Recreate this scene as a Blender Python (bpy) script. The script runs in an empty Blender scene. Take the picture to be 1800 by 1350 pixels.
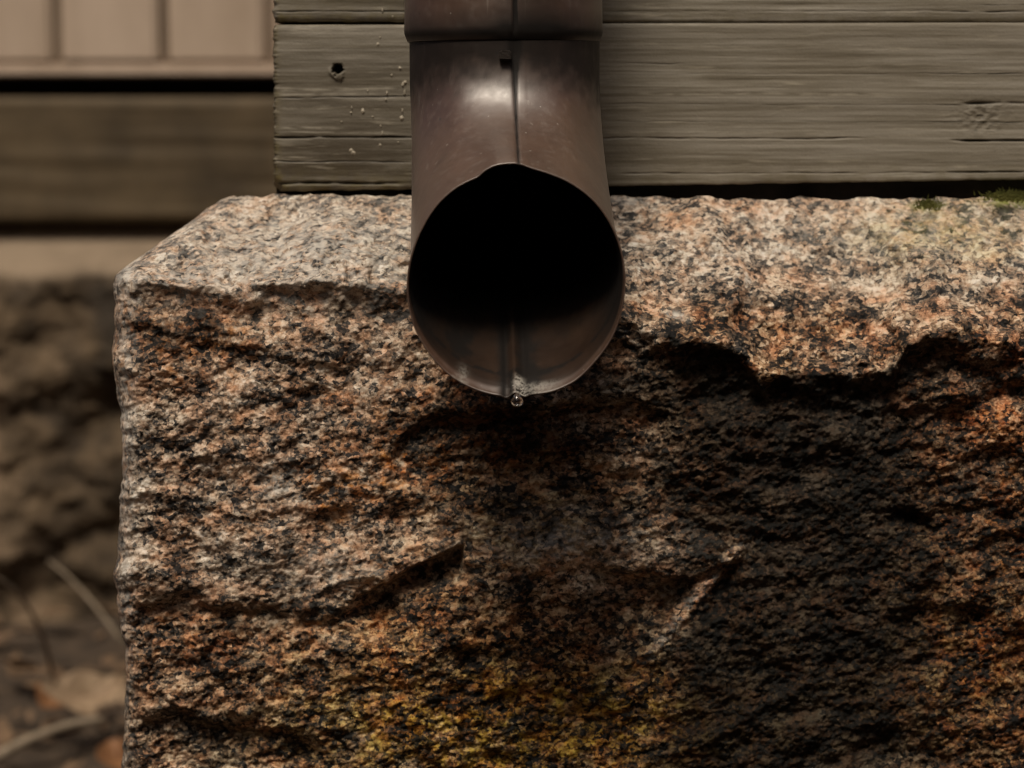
import bpy, bmesh, math, random
import numpy as np
from mathutils import Vector

random.seed(7)
rng = np.random.RandomState(7)
S = bpy.context.scene
COL = S.collection

# ------------------------------------------------------------------ camera, sky, sun, exposure
EYE = 0.63                      # camera height above the ground
CY = -1.085                     # camera distance line
K = 0.0002616                   # tangent of the view angle per photo pixel (1800 px wide)
PITCH = math.radians(7.5)
cam_d = bpy.data.cameras.new('camera'); cam = bpy.data.objects.new('camera', cam_d); COL.objects.link(cam)
cam.location = (0, CY, EYE); cam.rotation_euler = (math.radians(90) - PITCH, 0, 0)
cam_d.sensor_width = 36; cam_d.lens = 36 / 1800 / K
cam_d.clip_start = 0.05; cam_d.clip_end = 300
cam_d.dof.use_dof = True; cam_d.dof.focus_distance = 0.965; cam_d.dof.aperture_fstop = 7.8
cam_d.dof.aperture_blades = 7
S.camera = cam

SUN_EL, SUN_AZ = math.radians(60), math.radians(-14)      # azimuth off the camera side, negative = left
sd = Vector((math.sin(SUN_AZ) * math.cos(SUN_EL), -math.cos(SUN_AZ) * math.cos(SUN_EL), math.sin(SUN_EL)))
W = bpy.data.worlds.new('World'); S.world = W; W.use_nodes = True
wn = W.node_tree; bg = wn.nodes['Background']
sky = wn.nodes.new('ShaderNodeTexSky'); sky.sky_type = 'NISHITA'; sky.sun_disc = False
sky.sun_elevation = SUN_EL; sky.sun_rotation = math.atan2(sd.x, sd.y)
sky.air_density = 0.5; sky.dust_density = 7.0; sky.ozone_density = 0.0
wn.links.new(sky.outputs[0], bg.inputs[0]); bg.inputs[1].default_value = 0.05
sl = bpy.data.lights.new('sun', 'SUN'); sl.energy = 2.5; sl.angle = math.radians(15); sl.color = (1, 0.885, 0.725)
so = bpy.data.objects.new('sun', sl); COL.objects.link(so)
so.rotation_euler = sd.to_track_quat('Z', 'Y').to_euler(); so.location = sd * 5
S.view_settings.view_transform = 'Standard'; S.view_settings.look = 'None'
S.view_settings.gamma = 1; S.view_settings.use_curve_mapping = False
S.view_settings.exposure = 0.02
S.cycles.use_denoising = True
S.cycles.max_bounces = 8; S.cycles.filter_width = 1.05

# ------------------------------------------------------------------ helpers
def P(px, py, Y):
    """world point on the plane y = Y seen at photo position (px, py); arrays or numbers"""
    a = (np.asarray(px, float) - 900) * K
    b = (675 - np.asarray(py, float)) * K
    cp, sp = math.cos(PITCH), math.sin(PITCH)
    dy = cp + b * sp; dz = -sp + b * cp
    t = (np.asarray(Y, float) - CY) / dy
    return a * t, np.asarray(Y, float) + 0 * t, EYE + dz * t
def PV(px, py, Y):
    x, y, z = P(px, py, Y); return Vector((float(x), float(y), float(z)))

_perm = rng.permutation(256); _perm = np.concatenate([_perm, _perm, _perm])
_g = rng.normal(size=(256, 3)); _g /= np.linalg.norm(_g, axis=1)[:, None]
def perlin(x, y, z):
    x, y, z = np.broadcast_arrays(x, y, z)
    xi, yi, zi = np.floor(x).astype(int), np.floor(y).astype(int), np.floor(z).astype(int)
    xf, yf, zf = x - xi, y - yi, z - zi
    f = lambda t: t * t * t * (t * (t * 6 - 15) + 10)
    u, v, w = f(xf), f(yf), f(zf)
    xi &= 255; yi &= 255; zi &= 255
    r = 0
    for dx in (0, 1):
        for dy in (0, 1):
            for dz in (0, 1):
                h = _perm[_perm[_perm[(xi + dx) & 255] + ((yi + dy) & 255)] + ((zi + dz) & 255)]
                g = _g[h]
                d = g[..., 0] * (xf - dx) + g[..., 1] * (yf - dy) + g[..., 2] * (zf - dz)
                r = r + d * (u if dx else 1 - u) * (v if dy else 1 - v) * (w if dz else 1 - w)
    return r * 1.6
def fbm(x, y, z, o=4, rough=0.5):
    r, a, s = 0, 1, 1
    for i in range(o):
        r = r + a * perlin(x * s + 7.3 * i, y * s + 3.1 * i, z * s + 1.7 * i); a *= rough; s *= 2.03
    return r
def sst(a, b, x):
    t = np.clip((x - a) / (b - a), 0, 1); return t * t * (3 - 2 * t)
def line(pts, x):
    p = np.array(pts, float); return np.interp(x, p[:, 0], p[:, 1])
def blob(px, py, cx, cy, rx, ry, ang=0):
    c, s = math.cos(math.radians(ang)), math.sin(math.radians(ang))
    dx, dy = px - cx, py - cy
    return np.exp(-(((dx * c + dy * s) / rx) ** 2 + ((-dx * s + dy * c) / ry) ** 2))

def tag(o, label=None, cat=None, group=None, kind=None):
    for k, v in (('label', label), ('category', cat), ('group', group), ('kind', kind)):
        if v: o[k] = v
    return o
def empty(name, loc=(0, 0, 0)):
    o = bpy.data.objects.new(name, None); COL.objects.link(o); o.location = loc; o.empty_display_size = 0.02
    return o
def link(name, me, mat, parent=None, smooth=False):
    o = bpy.data.objects.new(name, me); COL.objects.link(o)
    if mat: me.materials.append(mat)
    if smooth:
        me.polygons.foreach_set('use_smooth', np.ones(len(me.polygons), dtype=bool))
    if parent:
        o.parent = parent; o.matrix_parent_inverse = __import__('mathutils').Matrix.Translation(-parent.location)
    return o
def grid_mesh(name, X, Y, Z, close_u=False, attrs=None, flip=False):
    n, m = X.shape
    co = np.stack([X, Y, Z], -1).reshape(-1, 3)
    idx = np.arange(n * m).reshape(n, m)
    if close_u: idx = np.concatenate([idx, idx[:, :1]], 1)
    q = np.stack([idx[:-1, :-1], idx[:-1, 1:], idx[1:, 1:], idx[1:, :-1]], -1).reshape(-1, 4)
    if flip: q = q[:, ::-1]
    me = bpy.data.meshes.new(name)
    me.vertices.add(len(co)); me.vertices.foreach_set('co', co.astype(np.float32).ravel())
    me.loops.add(q.size); me.loops.foreach_set('vertex_index', q.astype(np.int32).ravel())
    me.polygons.add(len(q)); me.polygons.foreach_set('loop_start', np.arange(0, q.size, 4, dtype=np.int32))
    me.update(calc_edges=True); me.validate()
    for k, a in (attrs or {}).items():
        at = me.attributes.new(k, 'FLOAT', 'POINT'); at.data.foreach_set('value', a.astype(np.float32).ravel())
    return me
def bm_obj(name, bm, mat, parent=None, smooth=False):
    me = bpy.data.meshes.new(name); bmesh.ops.recalc_face_normals(bm, faces=bm.faces); bm.to_mesh(me); bm.free()
    return link(name, me, mat, parent, smooth)

# --- node helper
class N:
    def __init__(s, name):
        s.m = bpy.data.materials.new(name); s.m.use_nodes = True; s.t = s.m.node_tree
        s.b = s.t.nodes['Principled BSDF']; s.out = s.t.nodes['Material Output']
    def n(s, typ, ins=None, **kw):
        o = s.t.nodes.new('ShaderNode' + typ)
        for k, v in kw.items(): setattr(o, k, v)
        for k, v in (ins or {}).items():
            if isinstance(v, bpy.types.NodeSocket): s.t.links.new(v, o.inputs[k])
            else: o.inputs[k].default_value = v
        return o
    def ramp(s, fac, stops, interp='LINEAR'):
        r = s.t.nodes.new('ShaderNodeValToRGB'); r.color_ramp.interpolation = interp
        e = r.color_ramp.elements
        while len(e) < len(stops): e.new(0.5)
        for el, (p, c) in zip(e, stops):
            el.position = p; el.color = (c, c, c, 1) if isinstance(c, (int, float)) else (*c, 1)
        s.t.links.new(fac, r.inputs[0]); return r.outputs[0]
    def mix(s, fac, a, b, mode='MIX'):
        m = s.t.nodes.new('ShaderNodeMix'); m.data_type = 'RGBA'; m.blend_type = mode
        for i, v in ((0, fac), (6, a), (7, b)):
            if isinstance(v, bpy.types.NodeSocket): s.t.links.new(v, m.inputs[i])
            elif i == 0: m.inputs[0].default_value = v
            else: m.inputs[i].default_value = (*v, 1)
        return m.outputs[2]
    def math(s, op, a, b=None, c=None, clamp=False):
        m = s.t.nodes.new('ShaderNodeMath'); m.operation = op; m.use_clamp = clamp
        for i, v in enumerate((a, b, c)):
            if v is None: continue
            if isinstance(v, bpy.types.NodeSocket): s.t.links.new(v, m.inputs[i])
            else: m.inputs[i].default_value = v
        return m.outputs[0]
    def coord(s, scale=(1, 1, 1), rot=(0, 0, 0), out='Object', loc=(0, 0, 0)):
        tc = s.n('TexCoord'); mp = s.n('Mapping', {'Vector': tc.outputs[out], 'Scale': scale, 'Rotation': rot, 'Location': loc})
        return mp.outputs[0]
    def noise(s, vec, scale, detail=4, rough=0.55, dist=0.0):
        return s.n('TexNoise', {'Vector': vec, 'Scale': scale, 'Detail': detail, 'Roughness': rough, 'Distortion': dist}).outputs[0]
    def attr(s, name): return s.n('Attribute', attribute_name=name).outputs['Fac']
    def set(s, **kw):
        for k, v in kw.items():
            k = k.replace('_', ' ')
            if isinstance(v, bpy.types.NodeSocket): s.t.links.new(v, s.b.inputs[k])
            else: s.b.inputs[k].default_value = (*v, 1) if isinstance(v, tuple) and len(v) == 3 else v
        return s
    def bump(s, h, strength, dist, prev=None):
        ins = {'Height': h, 'Strength': strength, 'Distance': dist}
        if prev is not None: ins['Normal'] = prev
        return s.n('Bump', ins).outputs[0]

# ------------------------------------------------------------------ materials
def mat_granite():
    g = N('granite')
    v = g.coord((1, 1, 1.25), (0, math.radians(8), 0))
    # warped coordinates so the grains are irregular
    nz = g.n('TexNoise', {'Vector': v, 'Scale': 330.0, 'Detail': 3.0, 'Roughness': 0.6})
    off = g.n('VectorMath', {0: nz.outputs['Color'], 1: (0.5, 0.5, 0.5)}, operation='SUBTRACT')
    off2 = g.n('VectorMath', {0: off.outputs[0], 'Scale': 0.0030}, operation='SCALE')
    vw = g.n('VectorMath', {0: v, 1: off2.outputs[0]}, operation='ADD').outputs[0]
    vo = g.n('TexVoronoi', {'Vector': vw, 'Scale': 400.0, 'Randomness': 1.0})
    rnd = g.n('SeparateColor', {'Color': vo.outputs['Color']}).outputs[0]
    vo2 = g.n('TexVoronoi', {'Vector': vw, 'Scale': 900.0})
    rnd2 = g.n('SeparateColor', {'Color': vo2.outputs['Color']}).outputs[0]
    cluster = g.noise(v, 60, 5, 0.62)
    f = g.math('ADD', g.math('MULTIPLY', rnd, 0.58), g.math('MULTIPLY', rnd2, 0.34))
    f = g.math('ADD', f, g.math('MULTIPLY', g.math('SUBTRACT', cluster, 0.5), 1.55))
    f = g.math('ADD', f, -0.015)
    base = g.ramp(f, [(0.0, (0.018, 0.018, 0.020)), (0.20, (0.035, 0.035, 0.036)), (0.27, (0.13, 0.12, 0.11)),
                      (0.40, (0.30, 0.25, 0.20)), (0.52, (0.43, 0.34, 0.26)), (0.60, (0.56, 0.49, 0.40)), (0.78, (0.74, 0.69, 0.60)), (0.97, (0.80, 0.77, 0.72))])
    # pink feldspar patches
    pk = g.ramp(g.noise(v, 75, 5, 0.65), [(0.46, 0), (0.60, 1)])
    base = g.mix(g.math('MULTIPLY', pk, 0.7), base, g.mix(1.0, base, (0.95, 0.70, 0.54), 'MULTIPLY'))
    damp_shade = g.math('MULTIPLY', g.attr('damp_shade'), g.ramp(g.noise(v, 26, 5, 0.6), [(0.32, 0.45), (0.55, 1)]), clamp=True)  # shade painted into the rock faces, toned like damp stone
    sq = g.mix(1.0, base, base, 'MULTIPLY')
    base = g.mix(damp_shade, base, g.mix(1.0, sq, (1.25, 1.05, 0.88), 'MULTIPLY'))
    # rust stain
    rn = g.ramp(g.noise(v, 160, 6, 0.7), [(0.36, 0), (0.60, 1)])
    rust = g.math('MULTIPLY', g.attr('rust'), rn, clamp=True)
    base = g.mix(rust, base, g.mix(1.0, base, (0.84, 0.42, 0.14), 'MULTIPLY'))
    # ochre algae film low on the block
    yn = g.ramp(g.noise(v, 120, 5, 0.7), [(0.33, 0), (0.55, 1)])
    och = g.math('MULTIPLY', g.attr('ochre'), yn, clamp=True)
    base = g.mix(och, base, g.mix(1.0, base, (0.86, 0.78, 0.20), 'MULTIPLY'))
    # dirt and black biofilm from the spout, plus painted shade under the edges
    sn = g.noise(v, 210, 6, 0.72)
    st = g.attr('stain_shade')
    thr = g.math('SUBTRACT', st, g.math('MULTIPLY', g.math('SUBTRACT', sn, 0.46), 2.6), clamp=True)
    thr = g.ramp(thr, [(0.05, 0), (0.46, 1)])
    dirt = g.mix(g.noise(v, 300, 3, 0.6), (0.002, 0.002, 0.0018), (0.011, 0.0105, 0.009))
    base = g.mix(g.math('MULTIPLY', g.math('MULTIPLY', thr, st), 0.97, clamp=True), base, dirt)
    # pale scuffs, and light painted on the top slope, left corner and rib
    base = g.mix(g.math('MULTIPLY', g.attr('pale'), g.ramp(g.noise(v, 200, 4, 0.6), [(0.4, 0), (0.6, 1)]), clamp=True), base, (0.66, 0.62, 0.56))
    mo = g.math('MULTIPLY', g.attr('mossy'), g.ramp(g.noise(v, 260, 4, 0.6), [(0.35, 0), (0.55, 1)]), clamp=True)
    base = g.mix(mo, base, (0.20, 0.21, 0.05))
    h = g.math('ADD', g.math('MULTIPLY', g.noise(vw, 620, 5, 0.65), 1.0), g.math('MULTIPLY', rnd, 0.55))
    nrm = g.bump(h, 0.8, 0.0010)
    rough = g.ramp(g.math('ADD', g.math('MULTIPLY', st, -0.12), g.math('ADD', 0.45, g.math('MULTIPLY', rnd2, 0.4))), [(0.0, 0.30), (1.0, 0.85)])
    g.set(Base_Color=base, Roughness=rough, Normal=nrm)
    g.set(Specular_IOR_Level=g.math('SUBTRACT', 0.34, g.math('MULTIPLY', st, 0.24)))
    return g.m

def mat_wood():
    g = N('weathered_paint_on_timber')
    v = g.coord((1, 1, 1)); vs = g.coord((0.03, 1, 1))
    grain = g.math('ADD', g.math('MULTIPLY', g.noise(vs, 260, 8, 0.68, 0.2), 0.62), g.math('MULTIPLY', g.noise(g.coord((0.012, 1, 1), loc=(9, 4, 2)), 520, 6, 0.7), 0.38))
    patch = g.noise(g.coord((0.35, 1, 1), loc=(2, 7, 1)), 26, 6, 0.66)
    broad = g.noise(vs, 38, 4, 0.55)
    col = g.ramp(grain, [(0.37, (0.120, 0.102, 0.072)), (0.46, (0.222, 0.197, 0.150)), (0.53, (0.285, 0.260, 0.212)), (0.61, (0.395, 0.365, 0.305))])
    col = g.mix(g.ramp(patch, [(0.38, 0.55), (0.52, 0.0)]), col, g.mix(1.0, col, (0.62, 0.58, 0.50), 'MULTIPLY'))
    col = g.mix(g.ramp(broad, [(0.35, 0.0), (0.68, 0.55)]), col, (0.150, 0.128, 0.094))
    # dirtier, browner to the left of the pipe and near the bottom arris
    dirt = g.math('MULTIPLY', g.attr('dirt'), g.ramp(g.noise(g.coord((0.10, 1, 1)), 70, 7, 0.7), [(0.40, 0.12), (0.60, 1)]), clamp=True)
    col = g.mix(dirt, col, (0.058, 0.044, 0.026))
    col = g.mix(g.math('MULTIPLY', g.attr('scuff'), 0.75), col, (0.42, 0.385, 0.31))
    moss = g.math('MULTIPLY', g.attr('algae'), g.ramp(g.noise(v, 120, 5, 0.7), [(0.40, 0), (0.62, 1)]), clamp=True)
    col = g.mix(moss, col, (0.12, 0.095, 0.03))
    # thin dark checks in the grain and crumbs of dirt
    chk = g.ramp(g.noise(g.coord((0.03, 1, 1.1), loc=(3, 0, 0)), 330, 5, 0.6), [(0.29, 1), (0.34, 0)])
    col = g.mix(g.math('MULTIPLY', chk, 0.8), col, (0.02, 0.016, 0.011))
    spk = g.ramp(g.noise(v, 420, 4, 0.7), [(0.26, 1), (0.31, 0)])
    col = g.mix(g.math('MULTIPLY', spk, 0.7), col, (0.03, 0.024, 0.016))
    pal = g.ramp(g.noise(g.coord((0.08, 1, 1), loc=(1, 2, 3)), 300, 5, 0.6), [(0.60, 0), (0.68, 1)])
    col = g.mix(g.math('MULTIPLY', pal, 0.55), col, (0.40, 0.36, 0.28))
    col = g.mix(g.math('MULTIPLY', g.attr('crack'), 1.0, clamp=True), col, (0.014, 0.011, 0.008))
    h = g.math('ADD', grain, g.math('MULTIPLY', chk, -0.7))
    n = g.bump(h, 0.18, 0.0009); n = g.bump(g.noise(v, 700, 3, 0.6), 0.35, 0.0005, n)
    g.set(Base_Color=col, Roughness=0.62, Normal=n)
    return g.m

def mat_pipe(name='brown_coated_steel', inner=False):
    g = N(name)
    v = g.coord((1, 1, 1))
    smear = g.noise(g.coord((1, 1, 0.22)), 70, 5, 0.6)
    fine = g.noise(v, 260, 5, 0.65)
    col = g.mix(g.ramp(smear, [(0.3, 0), (0.7, 1)]), (0.058, 0.026, 0.012), (0.088, 0.043, 0.022))
    col = g.mix(g.math('MULTIPLY', g.ramp(fine, [(0.52, 0), (0.72, 1)]), 0.30), col, (0.17, 0.13, 0.105))
    spk = g.ramp(g.noise(v, 520, 3, 0.6), [(0.25, 1), (0.29, 0)])
    col = g.mix(g.math('MULTIPLY', spk, 0.8), col, (0.012, 0.009, 0.007))
    dots = g.n('TexVoronoi', {'Vector': v, 'Scale': 170.0, 'Randomness': 1.0})
    dm = g.math('MULTIPLY', g.ramp(dots.outputs['Distance'], [(0.05, 1), (0.085, 0)]),
                g.ramp(g.n('SeparateColor', {'Color': dots.outputs['Color']}).outputs[1], [(0.80, 0), (0.82, 1)]))
    col = g.mix(g.math('MULTIPLY', dm, 0.75), col, (0.34, 0.31, 0.27))
    d2 = g.n('TexVoronoi', {'Vector': g.coord((1, 1, 0.8), loc=(5, 2, 1)), 'Scale': 110.0})
    dm2 = g.math('MULTIPLY', g.ramp(d2.outputs['Distance'], [(0.05, 1), (0.09, 0)]),
                 g.ramp(g.n('SeparateColor', {'Color': d2.outputs['Color']}).outputs[1], [(0.72, 0), (0.74, 1)]))
    col = g.mix(dm2, col, (0.012, 0.009, 0.007))
    run = g.math('MULTIPLY', g.ramp(g.noise(g.coord((1, 1, 0.035), loc=(4, 1, 0)), 420, 4, 0.6), [(0.60, 0), (0.68, 1)]), g.ramp(g.noise(g.coord((1, 1, 1), loc=(0, 3, 0)), 45, 3, 0.5), [(0.48, 0), (0.60, 1)]))
    col = g.mix(g.math('MULTIPLY', run, 0.35), col, (0.26, 0.22, 0.185))
    crust = g.math('MULTIPLY', g.attr('crust'), g.ramp(g.noise(v, 600, 5, 0.7), [(0.38, 0), (0.56, 1)]), clamp=True)
    grime_shade_m = g.math('MULTIPLY', g.attr('grime_shade'), 1.0, clamp=True)
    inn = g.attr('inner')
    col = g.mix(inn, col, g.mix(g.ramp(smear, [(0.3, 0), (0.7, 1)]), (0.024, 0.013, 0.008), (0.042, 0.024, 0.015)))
    col = g.mix(grime_shade_m, col, (0.010, 0.008, 0.007))
    col = g.mix(crust, col, (0.36, 0.34, 0.30))
    r = g.ramp(fine, [(0.3, 0.38), (0.75, 0.54)])
    r = g.math('ADD', r, g.math('ADD', g.math('MULTIPLY', grime_shade_m, 0.25), g.math('MULTIPLY', crust, 0.4)), clamp=True)
    n = g.bump(g.noise(v, 30, 3, 0.5), 0.32, 0.008)
    n = g.bump(fine, 0.10, 0.0006, n)
    g.set(Base_Color=col, Roughness=r, Normal=n, Metallic=0.0, IOR=1.65)
    dry = g.math('SUBTRACT', 1.0, g.math('MAXIMUM', g.math('MULTIPLY', g.math('ADD', grime_shade_m, crust, clamp=True), 0.85), g.math('MULTIPLY', inn, 0.85)))  # gloss reduced over grime, crust, painted shade and the inside
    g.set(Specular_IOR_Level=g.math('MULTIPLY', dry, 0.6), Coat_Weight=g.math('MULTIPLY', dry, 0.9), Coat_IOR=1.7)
    g.b.inputs['Coat Roughness'].default_value = 0.46
    return g.m

def mat_simple(name, c1, c2, scale=60, rough=0.8, stretch=(1, 1, 1), bump=0.3, bd=0.002):
    g = N(name); v = g.coord(stretch)
    a = g.noise(v, scale, 6, 0.65)
    col = g.mix(g.ramp(a, [(0.3, 0), (0.7, 1)]), c1, c2)
    g.set(Base_Color=col, Roughness=rough, Normal=g.bump(a, bump, bd)); return g.m

GRANITE = mat_granite(); WOOD = mat_wood(); PIPE = mat_pipe()
CLAD = mat_simple('pale_cladding_paint', (0.40, 0.305, 0.225), (0.58, 0.46, 0.36), 14, 0.7, (1, 1, 0.25), 0.1)
SILL = mat_simple('dark_stained_sill', (0.046, 0.031, 0.014), (0.125, 0.088, 0.045), 10, 0.75, (1, 1, 0.8), 0.3)
GROOVE = mat_simple('weathered_board_edge', (0.14, 0.10, 0.066), (0.20, 0.145, 0.10), 12, 0.8)
LEAF = [mat_simple('dry_leaf_tan', (0.20, 0.13, 0.075), (0.36, 0.26, 0.165), 60, 0.7),
        mat_simple('dry_leaf_rust', (0.16, 0.07, 0.025), (0.25, 0.115, 0.045), 60, 0.7),
        mat_simple('dry_leaf_brown', (0.09, 0.055, 0.03), (0.20, 0.125, 0.07), 60, 0.7)]
TWIG = mat_simple('grey_twig', (0.16, 0.12, 0.08), (0.30, 0.24, 0.17), 90, 0.85)
SOIL = mat_simple('soil', (0.022, 0.014, 0.008), (0.075, 0.050, 0.030), 30, 0.95, bump=0.8, bd=0.01)
PAINT = mat_simple('pale_paint_splash', (0.34, 0.30, 0.23), (0.46, 0.41, 0.32), 200, 0.6)
MOSS = mat_simple('moss', (0.10, 0.12, 0.02), (0.24, 0.24, 0.07), 300, 0.9)

# ------------------------------------------------------------------ ground
n = 160
gx = np.sign(np.linspace(-1, 1, n)) * np.abs(np.linspace(-1, 1, n)) ** 3 * 60
gy = np.sign(np.linspace(-1, 1, n)) * np.abs(np.linspace(-1, 1, n)) ** 3 * 60
GX, GY = np.meshgrid(gx, gy)
GZ = 0.012 * fbm(GX * 6, GY * 6, 0 * GX, 4) * np.exp(-(GX ** 2 + GY ** 2) / 30)
ground = link('ground', grid_mesh('ground', GX, GY, GZ), SOIL, smooth=True); tag(ground, kind='structure')

# ------------------------------------------------------------------ house wall set back on the left
YB = 1.60
pw = empty('panelled_wall', tuple(PV(240, 140, YB)))
tag(pw, 'pale beige vertical board wall, out of focus, set back at the upper left', 'wall')
def box(bm, x0, x1, y0, y1, z0, z1, bev=0.0):
    r = bmesh.ops.create_cube(bm, size=1)
    vs = r['verts']
    for v in vs:
        v.co = Vector((x0 + (v.co.x + .5) * (x1 - x0), y0 + (v.co.y + .5) * (y1 - y0), z0 + (v.co.z + .5) * (z1 - z0)))
    if bev:
        es = list({e for v in vs for e in v.link_edges})
        bmesh.ops.bevel(bm, geom=es, offset=bev, segments=2, affect='EDGES')
zb = PV(0, 134, YB).z
edges = [-1200, -1013, -827, -640, -453, -267, -85, 100, 287, 472, 660, 850, 1040, 1230]
for i in range(len(edges) - 1):
    bm = bmesh.new()
    x0, x1 = PV(edges[i] + 10, 100, YB).x, PV(edges[i + 1] - 8, 100, YB).x
    box(bm, x0, x1, YB - 0.006 * (i % 2) * 0.5, YB + 0.03, zb + 0.016, 2.6, 0.005)
    bm_obj('board', bm, CLAD, pw)
    # narrow batten beside the joint
    bm = bmesh.new(); xb = PV(edges[i + 1], 100, YB).x
    box(bm, xb - 0.0085, xb + 0.0075, YB + 0.008, YB + 0.031, zb + 0.012, 2.6, 0.002)
    bm_obj('batten', bm, GROOVE, pw)
bm = bmesh.new(); box(bm, PV(-1300, 0, YB).x, PV(1300, 0, YB).x, YB - 0.003, YB + 0.03, zb, zb + 0.0155, 0.003)
bm_obj('bottom_rail', bm, CLAD, pw)
bm = bmesh.new(); box(bm, PV(-1300, 0, YB).x, PV(1300, 0, YB).x, YB + 0.031, YB + 0.05, zb + 0.01, 2.6); box(bm, PV(-1300, 0, YB).x, PV(1300, 0, YB).x, YB + 0.2, YB + 0.25, 0, 2.6)
bm_obj('backing', bm, SILL, pw)

sb = empty('sill_beam', tuple(PV(240, 390, YB)))
tag(sb, 'dark brown horizontal sill beam, blurred, below the pale boards on the left', 'beam')
z1, z0 = PV(0, 171, YB).z, PV(0, 389, YB).z
xs = np.linspace(PV(-1300, 0, YB).x, PV(1300, 0, YB).x, 240); zs = np.linspace(z0, z1, 40)
XX, ZZ = np.meshgrid(xs, zs); e = np.minimum(ZZ - z0, z1 - ZZ)
YY = YB - 0.012 + 0.0015 * fbm(XX * 4, ZZ * 60, 0 * XX, 3) + 0.004 * np.exp(-e / 0.003)
ring_y = lambda A: np.concatenate([np.full((1, A.shape[1]), 0.0), A, np.full((1, A.shape[1]), 0.0)])
XX2 = np.concatenate([XX[:1], XX, XX[:1]]); ZZ2 = np.concatenate([ZZ[:1], ZZ, ZZ[-1:]]); YY2 = np.concatenate([YY[:1] * 0 + YB + .1, YY, YY[:1] * 0 + YB + .1])
link('timber', grid_mesh('timber', XX2, YY2, ZZ2), SILL, sb)

# rubble plinth under the sill: sloping light cap and dark rough face
def mat_plinth():
    g = N('mortared_plinth'); v = g.coord((1, 1, 1))
    a = g.noise(v, 22, 6, 0.6); b = g.noise(g.coord((1, 1, 0.35)), 9, 4, 0.6)
    col = g.mix(g.ramp(a, [(0.35, 0), (0.65, 1)]), (0.034, 0.022, 0.011), (0.120, 0.082, 0.046))
    col = g.mix(g.ramp(b, [(0.52, 0), (0.66, 0.75)]), col, (0.23, 0.16, 0.10))
    col = g.mix(g.ramp(b, [(0.30, 0.9), (0.44, 0)]), col, (0.022, 0.015, 0.008))
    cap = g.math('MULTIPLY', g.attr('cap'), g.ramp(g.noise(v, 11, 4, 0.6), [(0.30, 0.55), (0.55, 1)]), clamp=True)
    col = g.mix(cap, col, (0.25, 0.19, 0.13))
    g.set(Base_Color=col, Roughness=0.9, Normal=g.bump(a, 0.6, 0.012)); return g.m
U, V = np.meshgrid(np.linspace(-1300, 1300, 420), np.linspace(0, 1, 260))
PY = 402 + V * 860
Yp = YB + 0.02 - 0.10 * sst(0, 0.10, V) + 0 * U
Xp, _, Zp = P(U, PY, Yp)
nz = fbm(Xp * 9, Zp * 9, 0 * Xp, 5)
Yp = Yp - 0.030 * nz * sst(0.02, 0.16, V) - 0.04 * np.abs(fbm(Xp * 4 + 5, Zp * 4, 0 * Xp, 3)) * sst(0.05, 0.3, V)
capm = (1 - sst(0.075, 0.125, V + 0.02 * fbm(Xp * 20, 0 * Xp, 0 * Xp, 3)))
Zp[-1] = -0.05
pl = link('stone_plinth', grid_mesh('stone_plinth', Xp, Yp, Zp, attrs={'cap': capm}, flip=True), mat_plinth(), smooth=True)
tag(pl, 'rough brown mortared plinth with a pale top edge, blurred, under the dark sill beam', 'foundation')

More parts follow.
